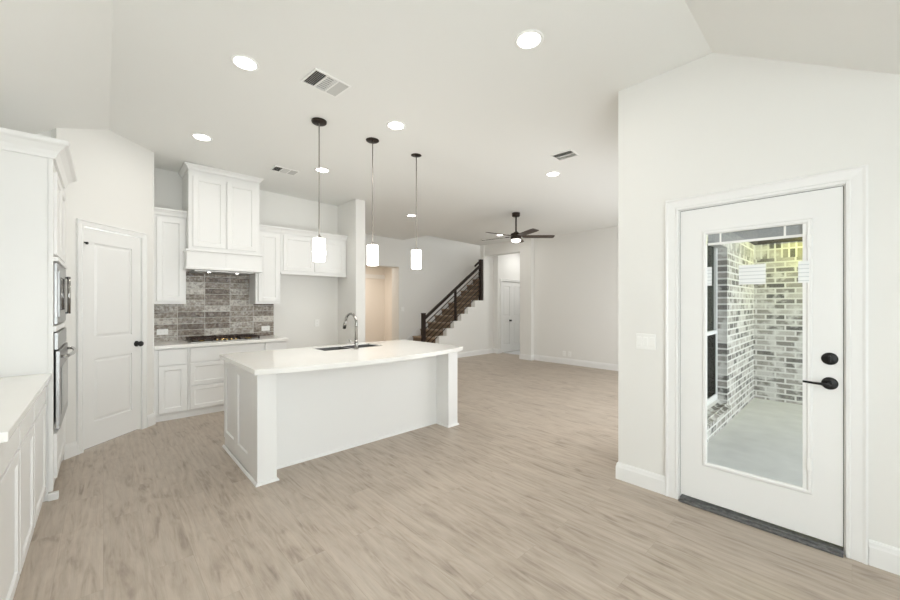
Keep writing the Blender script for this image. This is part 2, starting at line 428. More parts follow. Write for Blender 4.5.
# ------------------------------------------------------------------ walls
struct('wall_left', MB().box(-1.0, -0.86, -1.45, 4.75, 0, 2.9), M['wall'])
struct('wall_near', MB().box(-1.0, -0.65, -1.45, -1.3, 0, 2.6).box(1.55, 3.1, -1.45, -1.3, 0, 2.6).box(-0.65, 1.55, -1.45, -1.3, 0, 0.2).box(-0.65, 1.55, -1.45, -1.3, 2.25, 2.6), M['wall'])
mb = MB().box(-1.0, -0.26, 4.69, 4.81, 0, 3.2)
mb.T = DIAG
mb.box(-0.05, 0.166, -0.12, 0, 0, 3.2).box(0.796, 0.962, -0.12, 0, 0, 3.2).box(0.166, 0.796, -0.12, 0, 2.082, 3.2)
mb.T = Matrix.Identity(4)
mb.box(0.30, 0.42, 5.36, 6.1, 0, 3.2)
struct('wall_pantry', mb, M['wall'])
struct('wall_pantry_rear', MB().box(-1.0, 0.35, 5.98, 6.1, 0, 3.2), M['wall'])
struct('wall_back', MB().box(0.35, 3.05, 5.97, 6.1, 0, 3.2), M['wall'])
struct('wall_alcove', MB().box(2.93, 3.10, 5.35, 7.78, 0, 3.2), M['wall'])
mb = MB().box(3.05, 4.35, 7.75, 8.06, 0, 3.1).box(5.442, 9.9, 7.75, 8.06, 0, 5.6).box(4.35, 5.442, 7.75, 8.06, 2.28, 3.1)
struct('wall_hallway', mb, M['wall'])
struct('wall_hallway_rear', MB().box(3.0, 6.6, 9.9, 10.05, 0, 2.6).box(6.4, 6.55, 8.06, 10.0, 0, 2.6).box(3.0, 3.1, 8.06, 10.0, 0, 2.6), M['warmwall'])
struct('trim_4', MB().box(3.1, 6.4, 9.86, 9.899, 2.12, 2.24), M['trim'])
# knee wall under the stair rail and the full wall at its end
RUN, RISE, X0 = 0.249, 0.1735, 5.382
pts = [(X0, 0), (9.6, 0), (9.6, 5.6), (7.475, 5.6)]
for i in range(7, -1, -1):
    pts.append((7.475 if i == 7 else X0 + RUN * (i + 1), RISE * (i + 1) + 0.055))
    pts.append((X0 + RUN * i, RISE * (i + 1) + 0.055))
struct('wall_stair', MB().prism(pts, 6.72, 6.85, 1), M['wall'])
mb = MB().box(7.62, 7.75, 1.15, 5.228, 0, 3.1).box(7.50, 7.75, 5.228, 5.55, 0, 3.1).box(7.50, 7.75, 5.55, 6.72, 2.645, 3.1)
struct('wall_far', mb, M['wall'])
mb = MB().box(7.86, 8.015, 6.555, 6.72, 0, 3.1).box(8.975, 9.7, 6.555, 6.72, 0, 3.1).box(8.015, 8.975, 6.555, 6.72, 1.985, 3.1)
mb.box(9.5, 9.65, 5.2, 6.6, 0, 3.1).box(7.7, 9.6, 5.0, 5.15, 0, 3.1)
struct('wall_closet', mb, M['wall'])
struct('wall_stairwell', MB().box(5.46, 5.58, 6.85, 7.8, 2.98, 5.6).box(5.46, 7.475, 6.75, 6.86, 2.975, 5.6).box(9.6, 9.75, 6.7, 7.8, 0, 5.6), M['wall'])
# patio door wall with the door opening
mb = MB().box(2.95, 3.10, 0.832, 1.243, 0, 3.15).box(2.95, 3.10, -1.45, 0.016, 0, 3.15).box(2.95, 3.10, 0.016, 0.832, 2.022, 3.15)
struct('wall_right', mb, M['wall'])
# great room wall towards the patio, with its windows
mb = MB()
xs = [3.10, 4.16, 5.36, 5.75, 6.95, 7.75]
for a, b in ((3.10, 4.16), (5.36, 5.75), (6.95, 7.75)): mb.box(a, b, 1.09, 1.25, 0, 3.1)
for a, b in ((4.16, 5.36), (5.75, 6.95)): mb.box(a, b, 1.09, 1.25, 0, 0.25); mb.box(a, b, 1.09, 1.25, 2.2, 3.1)
struct('wall_great_room', mb, M['wall'])

# ------------------------------------------------------------------ baseboards, casings
BASE = [(0, 0), (0.015, 0), (0.015, 0.095), (0.012, 0.104), (0.010, 0.118), (0.005, 0.128), (0, 0.130)]
def baseboard(name, *paths):
    mb = MB()
    for p in paths: mb.sweep(p, BASE)
    return struct(name, mb, M['trim'])
baseboard('baseboard_right', [(3.10, 1.243), (2.95, 1.243), (2.95, 0.907)], [(2.95, -0.06), (2.95, -1.3)])
baseboard('baseboard_far', [(7.50, 5.56), (7.50, 5.228), (7.62, 5.228), (7.62, 1.25)])
baseboard('baseboard_stair', [(5.382, 6.72), (7.86, 6.72), (7.86, 6.555), (7.96, 6.555)])
baseboard('baseboard_pantry', [(-0.26, 4.69), (-0.26 + 0.118 * S2, 4.69 + 0.118 * S2)], [(-0.26 + 0.862 * S2, 4.69 + 0.862 * S2), (0.42, 5.37), (0.42, 5.42)])
baseboard('baseboard_alcove', [(1.90, 5.97), (2.93, 5.97), (2.93, 5.35), (3.10, 5.35), (3.10, 7.75), (4.35, 7.75)])
baseboard('baseboard_hallway', [(3.1, 9.9), (6.4, 9.9)])

CAS = [(0, 0), (0.075, 0), (0.075, 0.018), (0.066, 0.022), (0.056, 0.016), (0.018, 0.012), (0.012, 0.016), (0.0, 0.014)]
def casing(name, T, u0, u1, v1, m='trim', w=0.075):
    """moulded casing round three sides of an opening; T maps (u, w, v)"""
    s = w / 0.075
    mb = MB()
    # local (a, b, c): path in (u, v), height outwards from the wall
    mb.T = T @ Matrix(((1, 0, 0, 0), (0, 0, 1, 0), (0, 1, 0, 0), (0, 0, 0, 1)))
    mb.sweep([(u1, 0.0), (u1, v1), (u0, v1), (u0, 0.0)], [(o * s, h) for o, h in CAS])
    return struct(name, mb, M[m])
casing('trim_1', FRIGHT, 0.022, 0.826, 2.018, w=0.080)
casing('trim_2', DIAG, 0.168, 0.794, 2.080, w=0.056)
casing('trim_3', frame((0, 6.555, 0), (1, 0, 0), (0, -1, 0)), 8.02, 8.97, 1.98, w=0.06)

# ------------------------------------------------------------------ nook windows (behind the viewpoint)
def window(name, T, u0, u1, v0, v1, mull=1, d0=-0.10, d1=-0.04, screen=False):
    e = bpy.data.objects.new(name, None); COL.objects.link(e); e['kind'] = 'structure'
    o = T @ Vector(((u0 + u1) / 2, 0, v0)); e.location = o; ORG[e.name] = tuple(o)
    mb = MB(T); f = 0.05
    mb.box(u0, u1, d0, d1, v0, v0 + f).box(u0, u1, d0, d1, v1 - f, v1).box(u0, u0 + f, d0, d1, v0 + f, v1 - f).box(u1 - f, u1, d0, d1, v0 + f, v1 - f)
    for i in range(1, mull + 1):
        c = u0 + (u1 - u0) * i / (mull + 1); mb.box(c - 0.03, c + 0.03, d0, d1, v0 + f, v1 - f)
    h = v0 + (v1 - v0) * 0.40; mb.box(u0 + f, u1 - f, d0, d1, h - 0.022, h + 0.022)
    mb.build('window_frame', M['trim'], e)
    MB(T).box(u0 + f, u1 - f, (d0 + d1) / 2 - 0.003, (d0 + d1) / 2 + 0.003, v0 + f, v1 - f).build('window_glass', M['tinted'] if screen else M['glass'], e)
    if screen: MB(T).box(u0 + f, u1 - f, d1 - 0.012, d1 - 0.010, v0 + f, h - 0.022).build('insect_screen', M['screen'], e)
    return e
window('window_1', frame((0, -1.3, 0), (1, 0, 0), (0, 1, 0)), -0.65, 1.55, 0.2, 2.25, 2)
window('window_2', frame((0, 1.0, 0), (1, 0, 0), (0, -1, 0)), 4.16, 5.36, 0.25, 2.2, 0, -0.15, -0.09, True)

# ------------------------------------------------------------------ covered patio outside the glass door
PZ = -0.04
struct('floor_patio', MB().box(3.0, 7.6, -3.0, 1.16, PZ - 0.1, PZ), M['concrete'])
mb = MB().box(3.1, 4.16, 0.995, 1.088, PZ, 2.02).box(5.36, 7.2, 0.995, 1.088, PZ, 2.02).box(4.16, 5.36, 0.995, 1.088, PZ, 0.20)
struct('wall_patio_side', mb, M['brick_x'])
struct('wall_patio_end', MB().box(7.1, 7.2, -2.6, 0.995, PZ, 2.02), M['brick_y'])
struct('trim_5', MB().box(3.1, 7.1, 0.990, 1.088, 2.02, 2.235), M['soldier_x'])
struct('trim_6', MB().box(7.095, 7.2, -2.6, 0.990, 2.02, 2.235), M['soldier_y'])
struct('trim_7', MB().prism([(0.96, 0.165), (1.10, 0.235), (1.10, 0.20), (0.985, 0.145)], 4.10, 5.40, 0), M['brick_x'])
mb = MB().box(3.1, 7.2, 0.94, 1.088, 2.235, 2.5).box(7.04, 7.2, -2.6, 0.94, 2.235, 2.5).box(3.1, 7.3, -2.6, 1.1, 2.48, 2.56)
cp = struct('ceiling_patio', mb, M['soffit'])
M['tint_lamp'] = emit('added patio tint lens', (1.0, 0.82, 0.35), 4.0)  # lens of an unseen lamp added to tint the upper brick
MB().lathe([(0, 0.0), (0.11, 0.0), (0.11, -0.03), (0.09, -0.07), (0.0, -0.085)], (6.72, 0.24, 2.479), 28).build('added_tint_lamp', M['tint_lamp'], cp)
pl = bpy.data.lights.new('added_tint_bulb', 'POINT'); pl.energy = 19; pl.shadow_soft_size = 0.08; pl.color = (0.85, 0.88, 0.10)  # added light giving the patio its yellow-green cast
plo = bpy.data.objects.new('added_tint_bulb', pl); COL.objects.link(plo); plo.location = (6.72, 0.24, 2.33)

# ------------------------------------------------------------------ patio door (door_1)
d1 = bpy.data.objects.new('door_1', None); COL.objects.link(d1); d1['kind'] = 'structure'; d1.location = (2.95, 0.424, 0); ORG['door_1'] = (2.95, 0.424, 0)
F = frame((2.955, 0, 0), (0, 1, 0), (-1, 0, 0))        # u along y, w towards the room
mb = MB(F); DT, DB = 2.008, 0.042
mb.box(0.033, 0.154, -0.044, 0, DB, DT).box(0.683, 0.815, -0.044, 0, DB, DT).box(0.154, 0.683, -0.044, 0, DB, 0.285).box(0.154, 0.683, -0.044, 0, 1.855, DT)
mb.build('door_slab', M['trim'], d1)
mb = MB(F)
for a in ((0.016, 0.030), (0.8175, 0.832)): mb.box(a[0], a[1], -0.12, 0.0, 0, 2.022)
mb.box(0.030, 0.8175, -0.12, 0.0, 2.0115, 2.022)
mb.build('door_jamb', M['trim'], d1)
mb = MB(F).box(0.0302, 0.0330, -0.04, -0.002, DB, DT).box(0.8150, 0.8173, -0.04, -0.002, DB, DT).box(0.033, 0.815, -0.04, -0.002, DT, 2.0113)
mb.build('weather_seal', M['gap'], d1)
mb = MB(); mb.T = F @ Matrix(((1, 0, 0, 0), (0, 0, 1, 0), (0, 1, 0, 0), (0, 0, 0, 1)))
mb.sweep([(0.178, 0.305), (0.660, 0.305), (0.660, 1.828), (0.178, 1.828)], [(0, -0.012), (0.026, -0.012), (0.026, 0.003), (0.020, 0.008), (0.008, 0.008), (0.0, 0.001)], closed=True)
mb.build('glass_frame', M['trim'], d1)
MB(F).box(0.176, 0.662, -0.028, -0.020, 0.303, 1.830).build('glass_pane', M['glass'], d1)
mb = MB(F)
for i in range(9): mb.box(0.186, 0.656, -0.0195, -0.0135, 1.772 + i * 0.0062, 1.7765 + i * 0.0062)
bs = mb.build('blind', M['blind'], d1)
MB(F).box(0.186, 0.656, -0.0195, -0.0125, 1.756, 1.771).build('bottom_rail', M['trim'], bs)
mb = MB(F)
for u in (0.2716, 0.5875): mb.box(u - 0.005, u + 0.005, -0.0135, -0.0115, 1.770, 1.829)
mb.build('lift_cord', M['plastic'], bs)
MB(F).box(0.1785, 0.194, -0.012, 0.001, 0.306, 1.827).build('inner_stop', M['trim'], d1)
mb = MB(F).box(0.165, 0.171, 0.006, 0.0095, 0.42, 1.80)
sl = mb.build('blind_track', M['plastic'], d1)
MB(F).box(0.156, 0.174, 0.008, 0.017, 1.69, 1.76).build('slider', M['plastic'], sl, 0.002)
MB(F).box(0.156, 0.174, 0.008, 0.017, 0.42, 0.49).build('slider', M['plastic'], sl, 0.002)
def rose(name, z, par):
    return MB(F).lathe([(0, 0), (0.034, 0), (0.034, 0.005), (0.029, 0.010), (0.0, 0.011)], (0.084, 0, z), 32, (0, 1, 0)).build(name, M['black'], par, props={'label': 'black metal ' + name.replace('_', ' ')})
db = rose('deadbolt', 1.062, d1)
MB(F).box(0.079, 0.089, 0.010, 0.028, 1.045, 1.079).build('thumb_turn', M['black'], db, 0.002)
lv = rose('lever_handle', 0.925, d1)
MB(F).tube([(0.084, 0.008, 0.925), (0.084, 0.040, 0.925), (0.088, 0.050, 0.925), (0.100, 0.054, 0.925), (0.150, 0.054, 0.926), (0.190, 0.050, 0.928)], [0.010, 0.010, 0.009, 0.008, 0.0065, 0.006], 14).build('lever', M['black'], lv)
mb = MB(F).box(0.031, 0.817, -0.13, 0.020, 0.001, 0.026).prism([(0.031, 0.020), (0.817, 0.020), (0.817, 0.045), (0.031, 0.045)], 0.001, 0.016)
mb.build('threshold', M['threshold'], d1, 0.004)

# white patches with grey stripes on the glass of the patio door
stripe_mat = bpy.data.materials.new('striped patch'); stripe_mat.use_nodes = True
nt = stripe_mat.node_tree; b = nt.nodes['Principled BSDF']
tc = nt.nodes.new('ShaderNodeTexCoord'); sp = nt.nodes.new('ShaderNodeSeparateXYZ'); pp = nt.nodes.new('ShaderNodeMath'); pp.operation = 'PINGPONG'; pp.inputs[1].default_value = 0.0115
gt = nt.nodes.new('ShaderNodeMath'); gt.operation = 'GREATER_THAN'; gt.inputs[1].default_value = 0.0090
mx = nt.nodes.new('ShaderNodeMix'); mx.data_type = 'RGBA'; mx.inputs[6].default_value = (0.80, 0.82, 0.82, 1); mx.inputs[7].default_value = (0.60, 0.63, 0.64, 1)
nt.links.new(tc.outputs['Object'], sp.inputs[0]); nt.links.new(sp.outputs[2], pp.inputs[0]); nt.links.new(pp.outputs[0], gt.inputs[0])
nt.links.new(gt.outputs[0], mx.inputs[0]); nt.links.new(mx.outputs[2], b.inputs['Base Color'])
for u0, u1, w, lab in ((0.636, 0.664, -0.0195, 'narrow white striped patch at the hinge edge of the patio door glass'),
                       (0.360, 0.492, -0.0195, 'wide white striped patch in the middle of the patio door glass'),
                       (0.166, 0.212, 0.0085, 'white striped patch over the glass edge above the door lever')):
    o = MB(F).box(u0, u1, w, w + 0.0012, 1.488, 1.612).build('striped_patch', stripe_mat)
    tag(o, lab, 'label', 'striped patches on the patio door glass')

# ------------------------------------------------------------------ pantry door (door_2)
d2 = bpy.data.objects.new('door_2', None); COL.objects.link(d2); d2['kind'] = 'structure'
o = DIAG @ Vector((0.48, 0, 0)); d2.location = o; ORG['door_2'] = tuple(o)
def panel_door(T, u0, u1, v0, v1, panels, par, st=0.105, name='door_slab'):
    mb = MB(T); t0, t1 = -0.035, -0.002
    mb.box(u0, u0 + st, t0, t1, v0, v1).box(u1 - st, u1, t0, t1, v0, v1)
    zs = [v0] + [z for p in panels for z in p] + [v1]
    for a, b in zip(zs[0::2], zs[1::2]): mb.box(u0 + st, u1 - st, t0, t1, a, b)
    for a, b in panels:
        mb.box(u0 + st, u1 - st, t0, t1 - 0.014, a, b)
        k = 0.035; c0, c1 = u0 + st, u1 - st
        O = [(c0, a), (c1, a), (c1, b), (c0, b)]; I = [(c0 + k, a + k), (c1 - k, a + k), (c1 - k, b - k), (c0 + k, b - k)]
        J = [(c0 + 0.012, a + 0.012), (c1 - 0.012, a + 0.012), (c1 - 0.012, b - 0.012), (c0 + 0.012, b - 0.012)]
        VO = [mb.v((x, t1 - 0.0135, z)) for x, z in J]; VI = [mb.v((x, t1 - 0.004, z)) for x, z in I]
        for j in range(4): mb.bm.faces.new((VO[j], VO[(j + 1) % 4], VI[(j + 1) % 4], VI[j]))
        mb.bm.faces.new(VI)
    return mb.build(name, M['trim'], par)
panel_door(DIAG, 0.174, 0.788, 0.017, 2.072, [(0.245, 0.845), (1.04, 1.94)], d2)
mb = MB(DIAG)
for z in (0.20, 1.10): mb.tube([(0.170, 0.002, z), (0.170, 0.002, z + 0.09)], 0.006, 10)
mb.build('hinge', M['steel'], d2)
mb = MB(DIAG).tube([(0.170, 0.004, 1.85), (0.170, 0.004, 1.94)], 0.006, 10).tube([(0.172, 0.004, 1.93), (0.180, 0.018, 1.93), (0.188, 0.020, 1.925)], 0.006, 10)
mb.lathe([(0, 0), (0.012, 0), (0.012, 0.012), (0, 0.012)], (0.188, 0.016, 1.925), 16, (0.2, 1, 0))
mb.build('hinge_pin_stop', M['black'], d2, props={'label': 'black hinge pin stop'})
kb = MB(DIAG).lathe([(0, -0.002), (0.030, -0.002), (0.030, 0.004), (0.012, 0.008), (0.011, 0.030), (0.024, 0.036), (0.029, 0.048), (0.024, 0.060), (0.0, 0.064)], (0.735, 0, 0.937), 24, (0, 1, 0)).build('door_knob', M['black'], d2, props={'label': 'black door knob'})
MB(DIAG).box(0.166, 0.796, -0.11, -0.04, 0.0, 0.006).build('sill_shadow_gap', M['gap'], d2)  # dark strip painting the shade under the door

# ------------------------------------------------------------------ double closet door (door_3) beyond the great room
d3 = bpy.data.objects.new('door_3', None); COL.objects.link(d3); d3['kind'] = 'structure'; d3.location = (8.495, 6.555, 0); ORG['door_3'] = (8.495, 6.555, 0)
FC = frame((0, 6.565, 0), (1, 0, 0), (0, -1, 0))
panel_door(FC, 8.036, 8.492, 0.012, 1.976, [(0.22, 0.85), (1.02, 1.84)], d3, st=0.085)
panel_door(FC, 8.497, 8.955, 0.012, 1.976, [(0.22, 0.85), (1.02, 1.84)], d3, st=0.085)
MB(FC).box(8.0155, 8.034, -0.06, -0.008, 0, 1.98).build('door_gap_shade', M['gap'], d3)  # dark strip painting the shaded gap on the hinge side
MB(FC).lathe([(0, -0.002), (0.028, -0.002), (0.028, 0.004), (0.011, 0.008), (0.011, 0.030), (0.028, 0.042), (0.022, 0.056), (0.0, 0.06)], (8.40, 0, 0.885), 24, (0, 1, 0)).build('door_knob', M['black'], d3)
mb = MB(FC)
for z in (0.35, 1.02, 1.72): mb.tube([(8.026, 0.0, z), (8.026, 0.0, z + 0.09)], 0.009, 10)
mb.build('hinge', M['steel'], d3)
struct('floor_closet', MB().box(8.06, 9.5, 5.15, 6.56, 0.0, 0.006), M['carpet'])

# ------------------------------------------------------------------ staircase
st = thing('staircase', (X0, 7.35, 0), 'oak tread staircase with white risers rising behind the knee wall', 'staircase')
for i in range(16):
    x = X0 + RUN * i; z = RISE * (i + 1)
    MB().box(x - 0.028, x + RUN + 0.002, 6.853, 7.735, z - 0.034, z).build('tread', M['tread'], st, 0.008)
    MB().box(x, x + 0.018, 6.853, 7.735, z - RISE, z - 0.035).build('riser', M['riser'], st)
mb = MB().prism([(X0 - 0.30, 0), (X0 + 0.05, 0), (X0 + 3.75, RISE / RUN * 3.70), (X0 + 3.75, RISE / RUN * 3.70 + 0.36), (X0 - 0.04, 0.22)], 7.736, 7.749, 1)
mb.build('skirt_board', M['trim'], st)

rl = thing('stair_railing', (5.46, 6.785, 0.23), 'dark stained wood stair railing with thin slanted rods on the knee wall', 'railing')
YR = 6.785
for nm, x, zb, zt, w in (('newel_post', 5.458, 0.2295, 1.125, 0.040), ('newel_post', 6.485, 0.925, 1.70, 0.024), ('newel_post', 7.430, 1.444, 2.525, 0.042)):
    mb = MB().box(x - w, x + w, YR - w, YR + w, zb, zt)
    p = mb.build(nm, M['railwood'], rl, 0.003)
    if w > 0.03: MB().box(x - w - 0.005, x + w + 0.005, YR - w - 0.005, YR + w + 0.005, zt, zt + 0.016).build('post_cap', M['railwood'], p, 0.003)
def rail(x0, x1, off, h):
    z0, z1 = 0.955 + (x0 - 5.458) * 0.709 + off, 0.955 + (x1 - 5.458) * 0.709 + off
    return [(x0, z0), (x1, z1), (x1, z1 + h), (x0, z0 + h)]
xa, xb = 5.495, 7.395
MB().prism(rail(xa, xb, 0.0, 0.072), YR - 0.032, YR + 0.032, 1).build('handrail', M['railwood'], rl, 0.005)
MB().prism(rail(7.20, 7.40, 0.135, 0.055), YR - 0.02, YR + 0.02, 1).build('rail_return', M['railwood'], rl, 0.004)
for i in range(6):
    q = rail(xa, xb, -0.105 - i * 0.118, 0)
    MB().tube([(q[0][0], YR, q[0][1]), (q[1][0], YR, q[1][1])], 0.0105, 8).build('rod', M['bronze'], rl)

# ------------------------------------------------------------------ kitchen island
CT = 0.882
isl = thing('kitchen_island', (1.89, 3.55, 0), 'white kitchen island with corner pilasters standing on the oak floor', 'island')
for a, b, zt in ((0.875, 1.640, CT - 0.0405), (1.641, 2.399, 0.655), (2.400, 2.905, CT - 0.0405)):
    MB().box(a, b, 3.251, 4.089, 0.02, zt).build('cabinet_box', M['cab'], isl)
MB().box(1.641, 2.399, 4.070, 4.089, 0.656, CT - 0.0405).build('sink_apron', M['cab'], isl)
MB().box(0.98, 2.795, 3.237, 3.25, 0.0, CT - 0.04).build('front_panel', M['cab'], isl)
for a, b in ((0.845, 0.985), (2.79, 2.93)):
    MB().box(a, b, 3.03, 3.236, 0.0, CT - 0.04).build('pilaster', M['cab'], isl, 0.003)
FL = frame((0.875, 0, 0), (0, 1, 0), (-1, 0, 0))
mb = MB(FL)
mb.shaker(3.237, 3.665, 0.09, CT - 0.06, 0.004, 0.024, 0.065, 0.012).shaker(3.668, 4.09, 0.09, CT - 0.06, 0.004, 0.024, 0.065, 0.012).box(3.237, 4.09, 0, 0.022, 0, 0.09).box(3.237, 4.09, 0, 0.022, CT - 0.06, CT - 0.04)
mb.build('end_panel', M['cab'], isl, 0.0015)
FR = frame((2.905, 0, 0), (0, 1, 0), (1, 0, 0))
mb = MB(FR)
mb.shaker(3.237, 3.665, 0.09, CT - 0.06, 0.004, 0.020, 0.065, 0.010).shaker(3.668, 4.09, 0.09, CT - 0.06, 0.004, 0.020, 0.065, 0.010).box(3.237, 4.09, 0, 0.022, 0, 0.09)
mb.build('end_panel', M['cab'], isl, 0.0015)
mb = MB()
QR = [(0, 0), (0.014, 0), (0.013, 0.008), (0.008, 0.016), (0, 0.020)]
mb.sweep([(0.845, 4.09), (0.845, 3.03), (0.985, 3.03), (0.985, 3.237), (2.79, 3.237), (2.79, 3.03), (2.93, 3.03), (2.93, 4.09)][::-1][::-1], [(-o, h) for o, h in QR][::-1])
mb.bm.free(); mb = MB()
mb.sweep([(2.93, 4.09), (2.93, 3.03), (2.79, 3.03), (2.79, 3.237), (0.985, 3.237), (0.985, 3.03), (0.845, 3.03), (0.845, 4.09)], [(-o, h) for o, h in QR])
mb.build('shoe_mould', M['cab'], isl)
for a, b in ((0.88, 1.56), (1.57, 2.21), (2.22, 2.90)):                 # doors on the kitchen side
    mb = MB(frame((0, 4.09, 0), (1, 0, 0), (0, 1, 0))).shaker(a, b, 0.10, CT - 0.06, 0.001)
    mb.build('door', M['cab'], isl, 0.0015)

SX0, SX1, SY0, SY1 = 1.66, 2.37, 3.67, 4.02
def island_top():
    mb = MB(); XL, XR, YB = 0.812, 2.966, 4.115
    def yf(x):
        t = (x - (XL + XR) / 2) / ((XR - XL) / 2); return 2.978 - 0.168 * max(0, 1 - t * t) ** 0.9
    xs = sorted(set([XL + (XR - XL) * i / 28 for i in range(29)] + [SX0, SX1]))
    f = {x: mb.v((x, yf(x), CT - 0.04)) for x in xs}
    h = {(a, b): mb.v((a, b, CT - 0.04)) for a in (SX0, SX1) for b in (SY0, SY1)}
    bk = {x: mb.v((x, YB, CT - 0.04)) for x in (XL, SX0, SX1, XR)}
    F_ = [mb.bm.faces.new([f[x] for x in xs if x <= SX0] + [h[SX0, SY0], h[SX0, SY1], bk[SX0], bk[XL]]),
          mb.bm.faces.new([f[x] for x in xs if SX0 <= x <= SX1] + [h[SX1, SY0], h[SX0, SY0]]),
          mb.bm.faces.new([f[x] for x in xs if x >= SX1] + [bk[XR], bk[SX1], h[SX1, SY1], h[SX1, SY0]]),
          mb.bm.faces.new([h[SX0, SY1], h[SX1, SY1], bk[SX1], bk[SX0]])]
    ex = bmesh.ops.extrude_face_region(mb.bm, geom=F_)
    bmesh.ops.translate(mb.bm, verts=[g for g in ex['geom'] if isinstance(g, bmesh.types.BMVert)], vec=(0, 0, 0.04))
    return mb
tag(island_top().build('worktop', M['quartz'], None, 0.006, 3), 'white quartz island worktop with a bowed front edge and sink cutout', 'worktop')
sk = thing('kitchen_sink', ((SX0 + SX1) / 2, (SY0 + SY1) / 2, 0.66), 'stainless steel double sink set into the island worktop', 'sink')
mid = 2.015
def basin(x0, x1):
    mb = MB(); t = 0.004; zb, zt = 0.660, CT - 0.012; a, b = SY0 + 0.001, SY1 - 0.001
    mb.box(x0, x1, a, b, zb, zb + t)
    mb.box(x0, x0 + t, a, b, zb, zt).box(x1 - t, x1, a, b, zb, zt)
    mb.box(x0, x1, a, a + t, zb, zt).box(x0, x1, b - t, b, zb, zt)
    return mb
for x0, x1 in ((SX0 + 0.001, mid - 0.014), (mid + 0.014, SX1 - 0.001)):
    basin(x0, x1).build('basin', M['basin'], sk)
MB().box(mid - 0.0135, mid + 0.0135, SY0 + 0.002, SY1 - 0.002, 0.80, CT - 0.012).build('divider', M['steel'], sk, 0.004)
for x in (1.83, 2.20): MB().lathe([(0, 0), (0.042, 0), (0.042, 0.004), (0.03, 0.004), (0.0, 0.001)], (x, 3.84, 0.664), 24).build('drain', M['chrome'], sk)

fx, fy = 1.965, 3.575
fa = thing('kitchen_faucet', (fx, fy, CT), 'tall gooseneck pull-down faucet in polished nickel behind the island sink', 'faucet')
MB().lathe([(0, 0), (0.027, 0), (0.027, 0.006), (0.021, 0.012), (0.0185, 0.06), (0.0165, 0.10), (0.0, 0.10)], (fx, fy, CT), 28).build('base', M['chrome'], fa)
pts = [(fx, fy, CT + 0.09), (fx, fy, CT + 0.28)]
for i in range(1, 13):
    a = math.pi * i / 12 * 0.93; r = 0.095
    pts.append((fx - 0.012 * (1 - math.cos(a)), fy + r * (1 - math.cos(a)), CT + 0.28 + r * math.sin(a)))
MB().tube(pts, [0.0165, 0.0145] + [0.0135] * (len(pts) - 2), 16).build('spout', M['chrome'], fa)
e0 = Vector(pts[-1]); dr = (Vector(pts[-1]) - Vector(pts[-2])).normalized()
MB().tube([e0, e0 + dr * 0.03, e0 + dr * 0.09], [0.0140, 0.0170, 0.0190], 18).build('spray_head', M['chrome'], fa)
MB().tube([e0 + dr * 0.0905, e0 + dr * 0.096], 0.015, 18).build('nozzle', M['black'], fa)
MB().tube([(fx - 0.012, fy, CT + 0.065), (fx - 0.045, fy + 0.005, CT + 0.072), (fx - 0.085, fy + 0.01, CT + 0.105)], [0.009, 0.008, 0.006], 12).build('handle', M['chrome'], fa)

# ------------------------------------------------------------------ back wall: base cabinets, counter, cooktop, backsplash
BW = 0.58                                                    # door faces at y = 5.39 - 0.02
def base_unit(name, x0, x1, fronts, label, T=FBACK, w=0.56, toe=0.03, kick=0.09, grp='base cabinets', top=0.845):
    o = T @ Vector(((x0 + x1) / 2, w, 0)); t = thing(name, o, label, 'cabinet', grp)
    MB(T).box(x0, x1, 0.004, w, kick, top).build('cabinet_body', M['cab'], t)
    MB(T).box(x0, x1, 0.02, w - toe, 0.0, kick).build('toe_kick', M['cab'], t)
    for nm, a, b, c, d in fronts:
        mb = MB(T)
        if d - c < 0.22 and nm == 'drawer': mb.box(a, b, w + 0.001, w + 0.02, c, d)
        else: mb.shaker(a, b, c, d, w + 0.001, 0.02, 0.052 if d - c > 0.4 else 0.045)
        mb.build(nm, M['cab'], t, 0.002)
    return t
g1 = 'base cabinets along the back wall'
base_unit('base_cabinet', 0.425, 0.738, [('drawer', 0.462, 0.725, 0.655, 0.832), ('door', 0.462, 0.725, 0.10, 0.64)], 'narrow white base cabinet with drawer and door beside the pantry wall', grp=g1)
base_unit('base_cabinet', 0.740, 1.592, [('drawer', 0.762, 1.575, 0.665, 0.832), ('drawer', 0.762, 1.575, 0.385, 0.65), ('drawer', 0.762, 1.575, 0.10, 0.372)], 'wide white drawer base cabinet below the gas cooktop', grp=g1)
base_unit('base_cabinet', 1.594, 1.885, [('drawer', 1.608, 1.872, 0.655, 0.832), ('door', 1.608, 1.872, 0.10, 0.64)], 'white base cabinet at the open end beside the fridge alcove', grp=g1)
o = MB(FBACK).box(0.421, 1.895, 0.012, 0.612, 0.846, 0.885).build('worktop', M['quartz'], None, 0.005, 3)
tag(o, 'white quartz worktop along the back wall under the cooktop', 'worktop')
mb = MB(FBACK).box(0.421, 0.757, 0.001, 0.0115, 0.8855, 1.358).box(0.757, 1.553, 0.001, 0.0115, 0.8855, 1.79).box(1.553, 1.89, 0.001, 0.0115, 0.8855, 1.358)
o = mb.build('tile_backsplash', M['tile'], None); tag(o, 'glossy brown and grey stacked tile backsplash behind the cooktop', 'backsplash')

